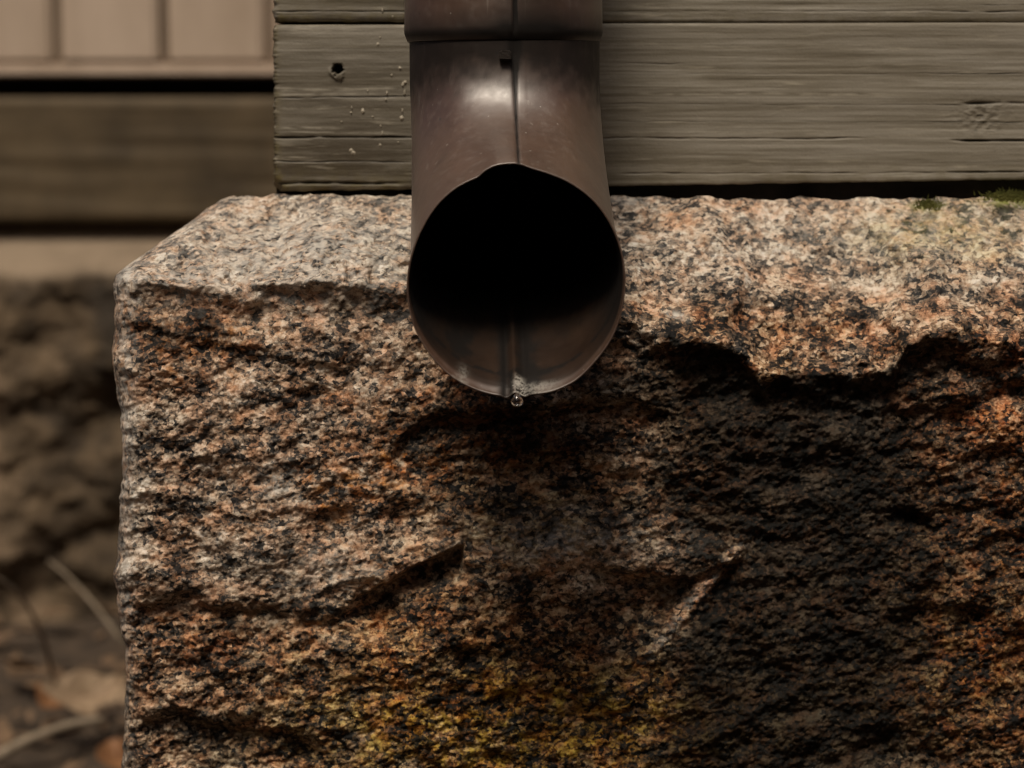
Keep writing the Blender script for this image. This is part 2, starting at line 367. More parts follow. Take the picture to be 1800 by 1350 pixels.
# ------------------------------------------------------------------ granite corner stone
RIDGE = [(100, 480), (205, 487), (300, 500), (420, 512), (560, 494), (640, 500), (720, 512), (900, 530), (1100, 556), (1180, 588), (1240, 600), (1290, 612),
         (1325, 650), (1350, 667), (1400, 652), (1460, 652), (1500, 660), (1550, 652), (1590, 612), (1640, 582), (1690, 583), (1740, 600), (1800, 612), (2000, 600), (2400, 560)]
def rock_height(px, py):
    """millimetres towards the camera from the plane of the timber face"""
    wx = px + 16 * fbm(px / 90, py / 90, 0 * px + 3, 4) ; wy = py + 13 * fbm(px / 70, py / 70, 0 * px + 9, 5)
    R = line(RIDGE, wx) + 12 * fbm(px / 38, py / 60, 0 * px + 23, 4)
    t = (wy - 338) / np.maximum(R - 338, 60)
    H = 84 * np.clip(t, 0, 1) ** 0.85 * (1 + 0 * px)
    # hollow and swell on the sloping top
    H = H + 7 * blob(px, py, 600, 420, 90, 60) * 1 - 9 * blob(px, py, 455, 420, 60, 45, 20) - 7 * blob(px, py, 1420, 470, 120, 50, 20) + 5 * blob(px, py, 1290, 420, 90, 50, 20)
    H = H - 8 * blob(px, py, 1440, 600, 110, 60)
    below = np.clip(wy - R, 0, None)
    A = line([(0, 3), (230, 4), (400, 9), (560, 8), (700, 9), (1000, 12), (1120, 10), (1250, 13), (1350, 12), (1560, 12), (1660, 10), (1740, 8), (1800, 8), (2400, 12)], px)
    d = line([(0, 120), (600, 150), (1100, 330), (1300, 560), (1600, 560), (1800, 380), (2400, 300)], px)
    wdt = line([(0, 60), (600, 55), (1100, 70), (1250, 55), (1320, 42), (1640, 42), (1720, 70), (2400, 60)], px)
    H = H - A * np.exp(-below / d) * sst(0, 1, below / wdt)
    def ledge(H, pts, amp, d, w, x0, x1, soft=30):
        L = line(pts, wx); a = np.clip(wy - L, 0, None)
        m = sst(x0 - soft, x0 + soft, px) * (1 - sst(x1 - soft, x1 + soft, px))
        return H - amp * m * np.exp(-a / d) * sst(0, 1, a / w)
    H = ledge(H, [(200, 560), (350, 585), (600, 640), (700, 620)], 3.5, 60, 25, 200, 600)
    H = ledge(H, [(200, 850), (300, 870), (430, 900), (600, 880), (700, 905), (800, 870)], 3.2, 60, 22, 230, 620)
    H = ledge(H, [(200, 1055), (300, 1040), (400, 1045), (520, 1065), (640, 1050), (700, 1045)], 9, 110, 38, 230, 680, 25)
    # the slanting flake with its deep shadow
    dgl = [(560, 1075), (640, 1040), (700, 1010), (760, 975), (815, 955), (900, 950)]
    L = line(dgl, px + 6 * fbm(px / 30, py / 30, 0 * px, 3)); a = py - L + 4 * fbm(px / 24, py / 24, 0 * px + 5, 3)
    m = sst(600, 680, px) * (1 - sst(806, 818, px))
    H = H - 14 * m * sst(0, 7, a) * np.exp(-np.clip(a - 20, 0, None) / 42) + 3 * m * np.exp(-(np.clip(-a, 0, None) / 45))
    H = ledge(H, [(200, 1242), (330, 1245), (450, 1252), (560, 1300), (700, 1330)], 12, 160, 34, 225, 560, 40)
    H = ledge(H, [(660, 770), (690, 765), (760, 725), (860, 715), (1000, 700), (1200, 700)], 8, 120, 30, 690, 1180, 12)
    H = ledge(H, [(800, 800), (1000, 790), (1200, 840), (1300, 860)], 6, 60, 34, 880, 1290)
    H = ledge(H, [(980, 985), (1050, 990), (1180, 1010), (1290, 985), (1350, 980)], 10, 130, 26, 1040, 1290, 20)
    H = ledge(H, [(1100, 880), (1200, 890), (1300, 930)], 6, 50, 24, 1180, 1400)
    H = ledge(H, [(1550, 720), (1700, 700), (1800, 660)], 6, 70, 24, 1560, 2000)
    H = ledge(H, [(1550, 900), (1700, 880), (1800, 870)], 7, 80, 30, 1580, 2000)
    H = ledge(H, [(1500, 1080), (1650, 1050), (1800, 1085)], 7, 80, 30, 1560, 2000)
    H = ledge(H, [(600, 1180), (800, 1190), (1000, 1220), (1100, 1240)], 4, 60, 30, 620, 1150)
    # light rib running down to the left from the point at (1285, 985)
    s = ((px - 1285) * (-0.64) + (py - 985) * 0.77); c = ((px - 1285) * 0.77 + (py - 985) * 0.64) + 5 * fbm(px / 40, py / 40, 0 * px + 2, 3)
    m = sst(-6, 12, s) * (1 - sst(130, 260, s))
    H = H + m * 4.5 * np.where(c < 0, np.exp(-(c / 22) ** 2), np.exp(-(c / 7) ** 2))
    # rounded lumps at the right edge
    for cx, cy, r in ((1735, 745, 34), (1788, 728, 36), (1650, 770, 22), (1700, 690, 20), (1480, 770, 30), (1420, 690, 34)):
        H = H + 5.5 * blob(px, py, cx, cy, r * 1.15, r)
    # rolling relief, flaky fracture steps, grain
    q = px * 0.27; r_ = py * 0.27                       # millimetres
    rough = 0.36 + 0.64 * sst(500, 640, py) * (0.5 + 0.5 * np.maximum(sst(600, 1150, px), sst(980, 1150, py)))
    H = H + 4.4 * fbm(q / 46, r_ / 30, 0 * q + 1, 3) + 5.0 * (0.4 - np.abs(fbm(q / 52 + r_ / 160, r_ / 34, 0 * q + 15, 2))) * sst(500, 620, py)
    fl = fbm(q / 16, r_ / 10.5 + q / 60, 0 * q + 4, 4)
    H = H + rough * (2.6 * (0.5 - np.abs(fl)))
    st = fbm(q / 8.5, r_ / 6 + q / 45, 0 * q + 6, 3) * 2.2
    H = H + rough * 0.75 * (np.floor(st) + sst(0.0, 0.35, st - np.floor(st)))
    H = H + rough * 1.1 * fbm(q / 3.8, r_ / 3.1, 0 * q + 12, 4, 0.62)
    return H
def left_edge(py):
    e = line([(330, 425), (343, 402), (352, 385), (372, 352), (400, 318), (440, 262), (470, 219), (484, 203), (500, 199), (560, 203), (640, 197), (720, 212), (800, 214),
              (880, 212), (960, 207), (1020, 202), (1080, 209), (1140, 219), (1200, 222), (1280, 218), (1350, 213), (1500, 210), (2600, 200)], py)
    return e + 5 * fbm(py / 45, 0 * py, 0 * py + 2, 3) * sst(480, 560, py) + 0.8 * fbm(py / 14, 0 * py, 0 * py + 5, 3)

rows = np.concatenate([np.arange(338, 1372, 2.1), np.linspace(1375, 2560, 60)])
SIDE = 26
s_front = np.concatenate([np.linspace(0, 1, 780), 1 + np.linspace(0.01, 0.55, 60)])
nr, nc = len(rows), len(s_front)
PYg = np.repeat(rows[:, None], nc, 1)
XL = left_edge(rows)[:, None]
PXg = XL + s_front[None, :] * (1815 - XL)
Toff = 5 + 7 * fbm(PXg / 60, 0 * PXg, 0 * PXg + 8, 4) + 6 * sst(1080, 1200, PXg)
Toff = Toff * (1 - sst(338, 420, PYg)); PYg = PYg + Toff
Hh = rock_height(PXg, PYg)
dl = np.clip(PXg - XL, 0, None)
cw = 42 + 9 * fbm(PXg / 16, PYg / 16, 0 * PXg + 3, 3) + 9 * fbm(PYg / 60, 0 * PYg, 0 * PYg + 7, 3)
Hh = Hh - 20 * (1 - np.sqrt(np.clip(1 - (1 - np.clip(dl / cw, 0, 1)) ** 2, 0, 1))) ** 0.8
Hh = np.where(PYg > 1372, Hh + 0.0, Hh)
Yg = -Hh / 1000 + 0.006
# keep clear of the pipe where it hides the stone
Yg = Yg + 0.02 * blob(PXg, PYg, 905, 470, 150, 90)
Xg, _, Zg = P(PXg, PYg, Yg)
Zg = np.where(Zg < 0, -0.01, Zg)
# side going back, and top going back under the timber
def ext_side(A, kind):
    b = A[:, :1]
    if kind == 'x': return np.concatenate([b + 0.012 * t for t in SD[::-1]] + [A], 1)
    if kind == 'y': return np.concatenate([b + 0.30 * t for t in SD[::-1]] + [A], 1)
    return np.concatenate([b - (0.06 * t if kind == 'z' else 0) for t in SD[::-1]] + [A], 1)
SD = np.linspace(0.03, 1, SIDE)
PXa, PYa = ext_side(PXg, 'c'), ext_side(PYg, 'c')
Xg, Yg, Zg = ext_side(Xg, 'x'), ext_side(Yg, 'y'), ext_side(Zg, 'z')
TD = np.linspace(1, 0.05, 12)
Yg = np.concatenate([Yg[:1] + 0.28 * t for t in TD] + [Yg]); Xg = np.concatenate([Xg[:1]] * 12 + [Xg]); Zg = np.concatenate([Zg[:1] - 0.016 * sst(0, 0.12, t) - 0.02 * t for t in TD] + [Zg])
PXa = np.concatenate([PXa[:1]] * 12 + [PXa]); PYa = np.concatenate([PYa[:1]] * 12 + [PYa])
# small knobbly noise for the side so that it is not extruded
nn = fbm(Xg * 90, Yg * 90, Zg * 90, 4)
Xg[:, :SIDE] += (0.0025 * nn)[:, :SIDE] * np.linspace(1, 0, SIDE)[None]
f = lambda a, b: fbm(PXa / a, PYa / b, 0 * PXa + a, 4)
wob = 40 * fbm(PXa / 120, PYa / 120, 0 * PXa + 31, 4)
px, py = PXa + wob, PYa + 0.8 * np.roll(wob, 50, 1)
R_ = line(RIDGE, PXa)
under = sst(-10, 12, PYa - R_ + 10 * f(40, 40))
# biofilm fed by the spout to the right; shade painted below edges and pipe
stain_shade = under * np.clip(1.0 * sst(1040, 1240, px) * (1 - 0.38 * sst(1520, 1740, px)), 0, 1) * 0.95
stain_shade = np.maximum(stain_shade, 0.85 * under * blob(px, py, 1180, 700, 260, 110, 14))
stain_shade = np.maximum(stain_shade, 0.85 * under * blob(px, py, 880, 750, 250, 90, -4))
stain_shade = np.maximum(stain_shade, 0.95 * blob(px, py, 1430, 1250, 330, 240) * under)
stain_shade = np.maximum(stain_shade, 0.62 * blob(px, py, 1080, 1120, 200, 120, 20))
stain_shade = np.maximum(stain_shade, 0.70 * blob(px, py, 390, 1300, 190, 60))
stain_shade = np.maximum(stain_shade, 0.62 * blob(px, py, 330, 580, 170, 46, 5)); stain_shade = np.maximum(stain_shade, 0.62 * blob(px, py, 620, 540, 120, 34))
stain_shade = np.maximum(stain_shade, 0.66 * blob(px, py, 440, 1085, 240, 50, 5)); stain_shade = np.maximum(stain_shade, 0.5 * blob(px, py, 1620, 620, 130, 40))
stain_shade = np.maximum(stain_shade, 0.45 * blob(px, py, 1470, 510, 60, 30, 25)); stain_shade = np.maximum(stain_shade, 0.38 * blob(px, py, 1260, 520, 120, 60, 30))
stain_shade = np.maximum(stain_shade, 0.42 * sst(950, 1250, py)); stain_shade = np.maximum(stain_shade, 0.20 + 0.22 * f(60, 34)); stain_shade = np.maximum(stain_shade, under * 0.42 * sst(660, 760, px) * (1 - 0.8 * sst(1560, 1660, px)) * sst(600, 700, py))
stain_shade = stain_shade * (1 - 0.8 * blob(PXa, PYa, 1010, 960, 170, 60, 4)) * (1 - 0.85 * blob(PXa, PYa, 1215, 1062, 15, 125, 39))
stain_shade = stain_shade * (1 - 0.75 * blob(PXa, PYa, 1760, 735, 70, 40)) * sst(440, 520, PYa + 60 * (stain_shade > 0.3))
rust = 0.20 + 0.35 * f(90, 60) + 0.8 * blob(px, py, 330, 590, 190, 60) + 0.6 * blob(px, py, 560, 880, 190, 70) + 0.85 * blob(px, py, 800, 760, 220, 110) \
     + 0.9 * blob(px, py, 1760, 800, 200, 180) + 0.8 * blob(px, py, 1750, 1150, 190, 220) + 0.75 * blob(px, py, 1470, 540, 110, 45, 25) + 0.55 * blob(px, py, 1210, 400, 100, 26, 30) \
     + 0.35 * blob(px, py, 700, 1090, 260, 110) + 0.5 * blob(px, py, 330, 1130, 160, 90) + 0.5 * blob(px, py, 1280, 360, 200, 20)
rust = np.clip(rust, 0, 1) * (1 - 0.45 * (1 - under)) * (1 - 0.7 * blob(px, py, 620, 420, 190, 80)) * (1 - 0.8 * blob(px, py, 1440, 1000, 220, 420)) * (1 - 0.5 * blob(px, py, 850, 1290, 420, 110))
ochre = np.clip(1.35 * blob(px, py, 900, 1275, 380, 120) + 0.2 * blob(px, py, 760, 1080, 240, 80) + 0.5 * blob(px, py, 1700, 1180, 200, 200) + 0.45 * blob(px, py, 950, 900, 180, 110) + 0.35 * blob(px, py, 1650, 420, 150, 50), 0, 1)
pale = np.clip(0.9 * blob(PXa, PYa, 490, 850, 26, 34) + 0.75 * blob(PXa, PYa, 540, 440, 260, 80) + 0.35 * blob(PXa, PYa, 1550, 400, 260, 60) + 0.45 * blob(PXa, PYa, 300, 490, 110, 22) + 0.5 * blob(PXa, PYa, 1190, 555, 22, 7, 15) * 2
               + 0.9 * blob(PXa, PYa, 1272, 448, 22, 4, 5) + 0.40 * blob(PXa, PYa, 1215, 1062, 9, 118, 39) + 0.4 * blob(PXa, PYa, 1110, 350, 40, 12) * 2 + 0.4 * blob(PXa, PYa, 1000, 950, 160, 40)
               + 0.35 * blob(PXa, PYa, 560, 1000, 120, 40) + 0.6 * blob(PXa, PYa, 222, 700, 14, 500), 0, 1)  # scuffs plus painted light on the sloping top, corner strip and rib
mossy = np.clip(1.3 * blob(PXa, PYa, 1780, 350, 55, 14) + 0.9 * blob(PXa, PYa, 1630, 362, 30, 9) + 0.25 * blob(PXa, PYa, 1650, 400, 150, 40), 0, 1)
damp_shade_ = sst(470, 560, py) * np.clip(0.30 + 0.35 * sst(640, 760, px + 0.2 * py - 150) + 0.30 * sst(1080, 1250, px) + 0.45 * sst(980, 1120, py) + 0.3 * f(110, 80), 0, 1)  # face shade worked into the stone colour, strongest low and right
damp_shade_ = np.maximum(damp_shade_, 0.75 * blob(px, py, 330, 590, 170, 50)); damp_shade_ = np.maximum(damp_shade_, 0.6 * blob(px, py, 1290, 580, 160, 60)); damp_shade_ = np.maximum(damp_shade_, 0.8 * blob(px, py, 620, 535, 130, 34)); damp_shade_ = np.maximum(damp_shade_, 0.5 * blob(px, py, 1500, 560, 160, 70))
damp_shade_ = np.clip(damp_shade_ * (1 - 0.7 * blob(PXa, PYa, 980, 955, 190, 60)) * (1 - 0.6 * blob(PXa, PYa, 500, 900, 260, 130)) * (1 - 0.8 * sst(250, 205, PXa)), 0, 1)
stone = link('granite_block', grid_mesh('granite_block', Xg, Yg, Zg, attrs={'stain_shade': np.clip(stain_shade, 0, 1), 'rust': rust, 'ochre': ochre, 'pale': pale, 'mossy': mossy, 'damp_shade': damp_shade_}, flip=True), GRANITE, smooth=True)
tag(stone, 'large rough granite foundation stone speckled pink grey and black below the downpipe', 'stone')

# moss tufts in the gap at the right
bm = bmesh.new()
for i in range(700):
    c = random.choice([(1775, 346, 45), (1775, 346, 45), (1632, 362, 22)])
    p = PV(random.gauss(c[0], c[2] * 0.42), random.gauss(c[1], 4), -0.012 - random.random() * 0.004)
    if True:
        a = random.random() * 6.28; l = random.uniform(0.0015, 0.0035); w = 0.0004
        d = Vector((math.cos(a), -0.6, abs(math.sin(a)) * 0.9 + 0.3)).normalized() * l
        s_ = Vector((-d.z, 0, d.x)).normalized() * w
        vs = [bm.verts.new(p - s_), bm.verts.new(p + s_), bm.verts.new(p + d)]
        bm.faces.new(vs)
mo = bm_obj('moss', bm, MOSS, stone); tag(mo, kind='stuff')

# ------------------------------------------------------------------ timber wall above the stone
tw = empty('timber_wall', tuple(PV(480, 338, 0)))
tag(tw, 'grey painted timber wall of stacked weathered beams resting above the granite stone', 'wall')
def timber(pyt0, pyt1, pyb0, pyb1, fine=True, left=480, name='timber'):
    """beam with top edge from pyt0 (left) to pyt1 (right) and bottom edge pyb0 to pyb1, in photo positions on the plane Y = 0"""
    nu, nv = (900, 300) if fine else (200, 40)
    U, V = np.meshgrid(np.linspace(0, 1, nu), np.linspace(0, 1, nv))
    lx = left + 3.5 * fbm(V * 22 + pyt0, 0 * V, 0 * V, 4)
    PX = lx + U * (2300 - lx)
    tt = (PX - 480) / 1320
    top = pyt0 + (pyt1 - pyt0) * tt; bot = pyb0 + (pyb1 - pyb0) * tt
    bot = bot + (1.6 * fbm(PX / 40, 0 * PX, 0 * PX + 3, 4) if fine else 0)
    PY = top + V * (bot - top)
    x, _, z = P(PX, PY, 0)
    xm, zm = x * 1000, z * 1000
    y = 0.0004 * fbm(xm / 300, zm / 18, 0 * xm, 3, 0.5) + 0.00010 * fbm(xm / 60, zm / 2.6, 0 * xm + 5, 4, 0.6)
    crack = 0 * x; dirt = 0 * x; algae = 0 * x; scuff = 0 * x
    if fine:
        def fissure(py0, slope, x0, x1, w, dep, seed):
            c = py0 + slope * (PX - 480) + 2.2 * fbm(PX / 120, 0 * PX, 0 * PX + seed, 4)
            m = sst(x0 - 20, x0 + 20, PX) * (1 - sst(x1 - 30, x1 + 30, PX)) * np.clip(0.55 + 0.9 * fbm(PX / 60, 0 * PX, 0 * PX + seed + 3, 3), 0, 1)
            g = np.exp(-((PY - c) / w) ** 2) * m * (1 - 0.62 * sst(900, 1100, PX) * (1 - sst(1620, 1700, PX)))
            return g, dep * g
        for a in ((241, 0.003, 470, 1500, 1.6, .0022, 1), (247, 0.0, 1680, 2000, 2.0, .0025, 2), (112, 0.0, 1100, 1200, 1, .001, 3), (180, 0.004, 1060, 1700, 1.1, .0006, 4),
                  (172, -0.01, 480, 720, 1.2, .0008, 5), (283, 0.01, 480, 720, 1.2, .0010, 6), (308, -0.004, 1100, 1800, 1.6, .0016, 7), (182, 0.0, 1700, 1800, 2.4, .002, 8),
                  (130, 0.0, 1200, 1800, 0.8, .0006, 9), (212, 0.002, 1060, 1800, 0.9, .0006, 10), (322, 0.0, 480, 700, 2.5, .0025, 11), (20, 0, 480, 1800, 1.2, .0008, 13)):
            g_, dd = fissure(*a); crack = np.maximum(crack, g_); y = y + dd
        for cy_, hw_, xa, xb_, am in ((157, 3.0, 482, 740, 1), (165, 2.0, 482, 700, .8), (176, 2, 600, 720, .6), (225, 2.5, 482, 620, 1), (233, 1.6, 482, 720, .9), (252, 4, 482, 530, .9), (55, 5, 482, 700, .4),
                                      (165, 2.2, 1120, 1640, .8), (41, 2.5, 1060, 1300, .6), (232, 2, 1060, 1500, .7), (228, 1.5, 1560, 1800, .6), (80, 2, 1060, 1500, .35), (292, 5, 1200, 1700, .25)):
            scuff = np.maximum(scuff, am * np.exp(-((PY - cy_ - 3 * fbm(PX / 150, 0 * PX, 0 * PX + cy_, 2)) / hw_) ** 2) * sst(xa - 10, xa + 20, PX) * (1 - sst(xb_ - 60, xb_, PX)) * np.clip(0.6 + 1.2 * fbm(PX / 30, PY / 3, 0 * PX + cy_, 3), 0, 1))
        # bored hole with a splintered rim
        rr = np.hypot((PX - 593) / 0.9, (PY - 122) / 1.1) + 4.5 * fbm(PX / 9, PY / 9, 0 * PX, 3)
        hole = 1 - sst(5, 11, rr); y = y + 0.012 * hole; 
        y = y - 0.0012 * np.exp(-((rr - 13) / 4) ** 2) * sst(-6, 10, PY - 122 - 0.4 * (PX - 593))
        crack = np.maximum(crack, 0.95 * hole * (1 - sst(0, 8, (PY - 124) + 0.5 * (593 - PX))))
        # dent and knot at the right
        kn = blob(PX, PY, 1725, 205, 44, 26); y = y + 0.0006 * kn * (0.5 + fbm(PX / 14, PY / 10, 0 * PX, 3))
        crack = np.maximum(crack, 0.8 * kn * sst(0.5, 0.8, fbm(PX / 14, PY / 4, 0 * PX + 2, 4) + 0.2))
        dirt = 0.85 * (1 - sst(640, 1080, PX)) * (0.75 + 0.35 * sst(60, 330, PY)) + 0.5 * np.exp(-(bot - PY) / 26) + 0.30 * kn + 0.35 * np.exp(-((PX - 1075) / 40) ** 2)
        algae = np.exp(-(bot - PY) / 20) * (0.4 + 0.6 * (PX < 720)) + 1.2 * blob(PX, PY, 490, 322, 18, 16) + 0.7 * (1 - sst(482, 500, PX))
    # rounded arrises and ragged left end
    e = np.minimum((PY - top), (bot - PY)) * 0.28
    y = y + (0.0030 - 0.0022 * sst(700, 1000, PX)) * np.exp(-np.clip(e, 0, None) / 0.8)
    le = (PX - lx) * 0.28
    y = y + 0.004 * np.exp(-le / 1.0) * (0.8 + 0.5 * fbm(PY / 8, 0 * PY, 0 * PY + 2, 3)) * (1.0 if fine else 0.5)
    crack = np.maximum(crack, np.exp(-le / 0.8) * sst(0.1, 0.5, fbm(PY / 9, 0 * PY, 0 * PY + 17, 3)))
    if fine: y = y + 0.010 * blob(PX, PY, 484, 334, 9, 11)
    # wrap round to the back on all four sides
    def wrap(A, back=None):
        B = np.concatenate([A[:1], A, A[-1:]]); B = np.concatenate([B[:, :1], B, B[:, -1:]], 1)
        if back is not None: B[0] = B[-1] = back; B[:, 0] = B[:, -1] = back
        return B
    me = grid_mesh(name, wrap(x), wrap(y, 0.14), wrap(z), attrs={'crack': wrap(np.clip(crack, 0, 1)), 'dirt': wrap(np.clip(dirt, 0, 1)), 'scuff': wrap(np.clip(scuff, 0, 1)), 'algae': wrap(np.clip(algae, 0, 1))}, flip=True)
    return link(name, me, WOOD, tw, smooth=True)
lower = timber(42.5, 39.4, 337, 315)
timber(-250, -254, 38.8, 39.2, fine=True)
for k in range(4):
    timber(-252 - 900 * (k + 1), -256 - 900 * (k + 1), -254 - 900 * k, -258 - 900 * k, fine=False, left=480 + (k % 2) * 3)

# black strip added as shade, set back in the gap between timber and stone
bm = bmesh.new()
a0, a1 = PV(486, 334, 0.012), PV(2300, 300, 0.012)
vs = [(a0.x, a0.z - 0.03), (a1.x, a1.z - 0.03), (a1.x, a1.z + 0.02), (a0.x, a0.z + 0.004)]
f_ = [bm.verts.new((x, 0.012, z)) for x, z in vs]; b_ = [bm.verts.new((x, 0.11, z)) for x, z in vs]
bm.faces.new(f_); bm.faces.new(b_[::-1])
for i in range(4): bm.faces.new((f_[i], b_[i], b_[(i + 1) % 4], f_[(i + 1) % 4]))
bm_obj('gap_shade_strip', bm, mat_simple('gap_shade_black', (0.006, 0.005, 0.004), (0.016, 0.013, 0.011), 200, 0.9), tw)

# paint drips and spatters on the timber left of the pipe
bm = bmesh.new()
def drop_mark(px, py, l, w):
    c = PV(px, py, -0.0007); u = 0.282e-3
    ring = []
    k_ = 9
    for i in range(k_):
        a = 6.283 * i / k_ ; r = random.uniform(0.75, 1.2)
        ring.append(bm.verts.new((c.x + math.cos(a) * w * u * r, c.y + 0.0007, c.z + math.sin(a) * w * u * r * (l if math.sin(a) > 0 else 1))))
    t_ = bm.verts.new((c.x, c.y - 0.0002, c.z))
    for i in range(k_): bm.faces.new((ring[i], ring[(i + 1) % k_], t_))
for px_, py_, l, w in ((708, 150, 2.5, 2.4), (712, 145, 1.2, 3.6), (664, 78, 1.2, 4.0), (703, 120, 1, 3), (711, 165, 5, 1.6), (706, 208, 1.5, 3.6), (707, 196, 5, 1.4), (638, 196, 1.6, 3.6), (668, 255, 1.3, 3.0),
                   (672, 236, 5, 1.5), (669, 222, 3, 1.2), (620, 268, 1.0, 5.0), (617, 264, 1, 4), (680, 165, 4, 1.5), (678, 175, 1, 2), (646, 160, 3, 1.2), (618, 190, 4, 1.2), (617, 198, 1, 2),
                   (700, 250, 1, 2), (690, 30, 3, 1.2), (672, 20, 4, 1.3), (668, 66, 2, 1.5), (655, 205, 1, 1.6), (688, 132, 1, 2.2), (600, 214, 1, 1.5)):
    drop_mark(px_, py_, l, w)
sp = bm_obj('paint_spatter', bm, PAINT, lower); tag(sp, kind='stuff')

# ------------------------------------------------------------------ downpipe and its shoe
YP = -0.085
dp = empty('downpipe', tuple(PV(885, 75, YP)))
tag(dp, 'dark brown round metal downpipe whose open spout faces out over the granite', 'downpipe')
NA = 384
ang = np.linspace(0, 2 * math.pi, NA, endpoint=False)     # 90 deg = towards the viewer on the vertical pipe, top of the mouth on the spout

# upper pipe: straight, slightly flared and rolled at its lower end
def ring_grid(specs, thick):
    """specs: list of (center_x, T(y,z), B(y,z), half width, shape array); outer skin then inner skin"""
    X, Y, Z = [], [], []
    for cx, T, B, hw, sh in specs:
        cy, cz = (T[0] + B[0]) / 2, (T[1] + B[1]) / 2; ey, ez = (T[0] - B[0]) / 2, (T[1] - B[1]) / 2
        X.append(cx + hw * np.cos(ang) * sh); Y.append(cy + ey * np.sin(ang) * sh); Z.append(cz + ez * np.sin(ang) * sh)
    return np.array(X), np.array(Y), np.array(Z)
one = np.ones(NA)
def seam_shape(width, amp, centre=90):
    d = (np.degrees(ang) - centre + 180) % 360 - 180
    return d
cxu = PV(885, 60, YP).x
zr = PV(885, 62, YP).z                      # lower rim of the upper pipe
prof = [(-0.0032, 0.0434), (-0.0028, 0.0437), (-0.0005, 0.0446), (0.0008, 0.0450), (0.003, 0.0450), (0.012, 0.0448), (0.05, 0.0446), (0.30, 0.0446), (0.9, 0.0446), (1.6, 0.0446)]
dseam = seam_shape(0, 0)
sh_u = 1 + 0.010 * (sst(-5.6, -5.0, dseam) * (1 - sst(-4.0, -2.5, dseam))) - 0.010 * np.exp(-((dseam + 6.6) / 0.9) ** 2)
specs = []
for dz, r in [(0.9, 0.0436), (0.02, 0.0436)] [::-1]: pass
inner = [(1.6, 0.0432), (0.02, 0.0432), (0.004, 0.0436)]
for dz, r in inner + prof:
    specs.append((cxu - dz * 0.0, (YP - r, zr + dz), (YP + r, zr + dz), r, sh_u if dz > 0.0005 else one))
X, Y, Z = ring_grid(specs, 0)
zero = np.zeros_like(X)
up = link('pipe', grid_mesh('pipe', X, Y, Z, close_u=True, attrs={'crust': zero, 'grime_shade': np.clip(1.0 * np.exp(-((dseam[None, :] + 6.6) / 1.1) ** 2) + 0 * X + 0.95 * np.exp(-((Z - zr) / 0.005) ** 2) + 0.6 * np.exp(-((X - cxu - 0.012) / 0.016) ** 2) * (Y < YP), 0, 1)}), PIPE, dp, smooth=True)  # seam grime, with collar shadow and dark front painted in

# shoe: lofted from a round neck inside the upper pipe to the mouth
outl = [(905, 291), (888, 292), (870, 295), (852, 304), (842, 314), (833, 318), (800, 335), (770, 362), (745, 400), (728, 440), (718, 490), (720, 535), (733, 580), (757, 620), (790, 655), (830, 678), (870, 690),
        (892, 692), (905, 690), (930, 689), (970, 684), (1010, 666), (1045, 632), (1075, 590), (1092, 540), (1097, 490), (1090, 440), (1072, 395), (1045, 358), (1010, 330), (970, 311), (945, 303), (928, 298), (916, 293)]
YM = -0.19
o = np.array(outl, float); mx, mz = [], []
for a_, b_ in outl:
    v_ = PV(a_, b_, YM); mx.append(v_.x); mz.append(v_.z)
mx, mz = np.array(mx), np.array(mz)
mcx = PV(907, 491, YM).x; mtop, mbot = PV(907, 291, YM).z, PV(907, 692, YM).z; mcz = (mtop + mbot) / 2
mhw = PV(1097, 491, YM).x - mcx; mhh = (mtop - mbot) / 2
th = np.arctan2((mz - mcz) / mhh, (mx - mcx) / mhw) % (2 * math.pi); rr = np.hypot((mx - mcx) / mhw, (mz - mcz) / mhh)
k_ = np.argsort(th); th, rr = th[k_], rr[k_]
msh = np.interp(ang, np.concatenate([th - 2 * math.pi, th, th + 2 * math.pi]), np.tile(rr, 3))
sm = msh.copy()
for _ in range(2): sm = (np.roll(sm, 1) + sm + np.roll(sm, -1)) / 3
msh = sm; smooth_m = msh.copy()
for _ in range(60): smooth_m = (np.roll(smooth_m, 1) + 2 * smooth_m + np.roll(smooth_m, -1)) / 4

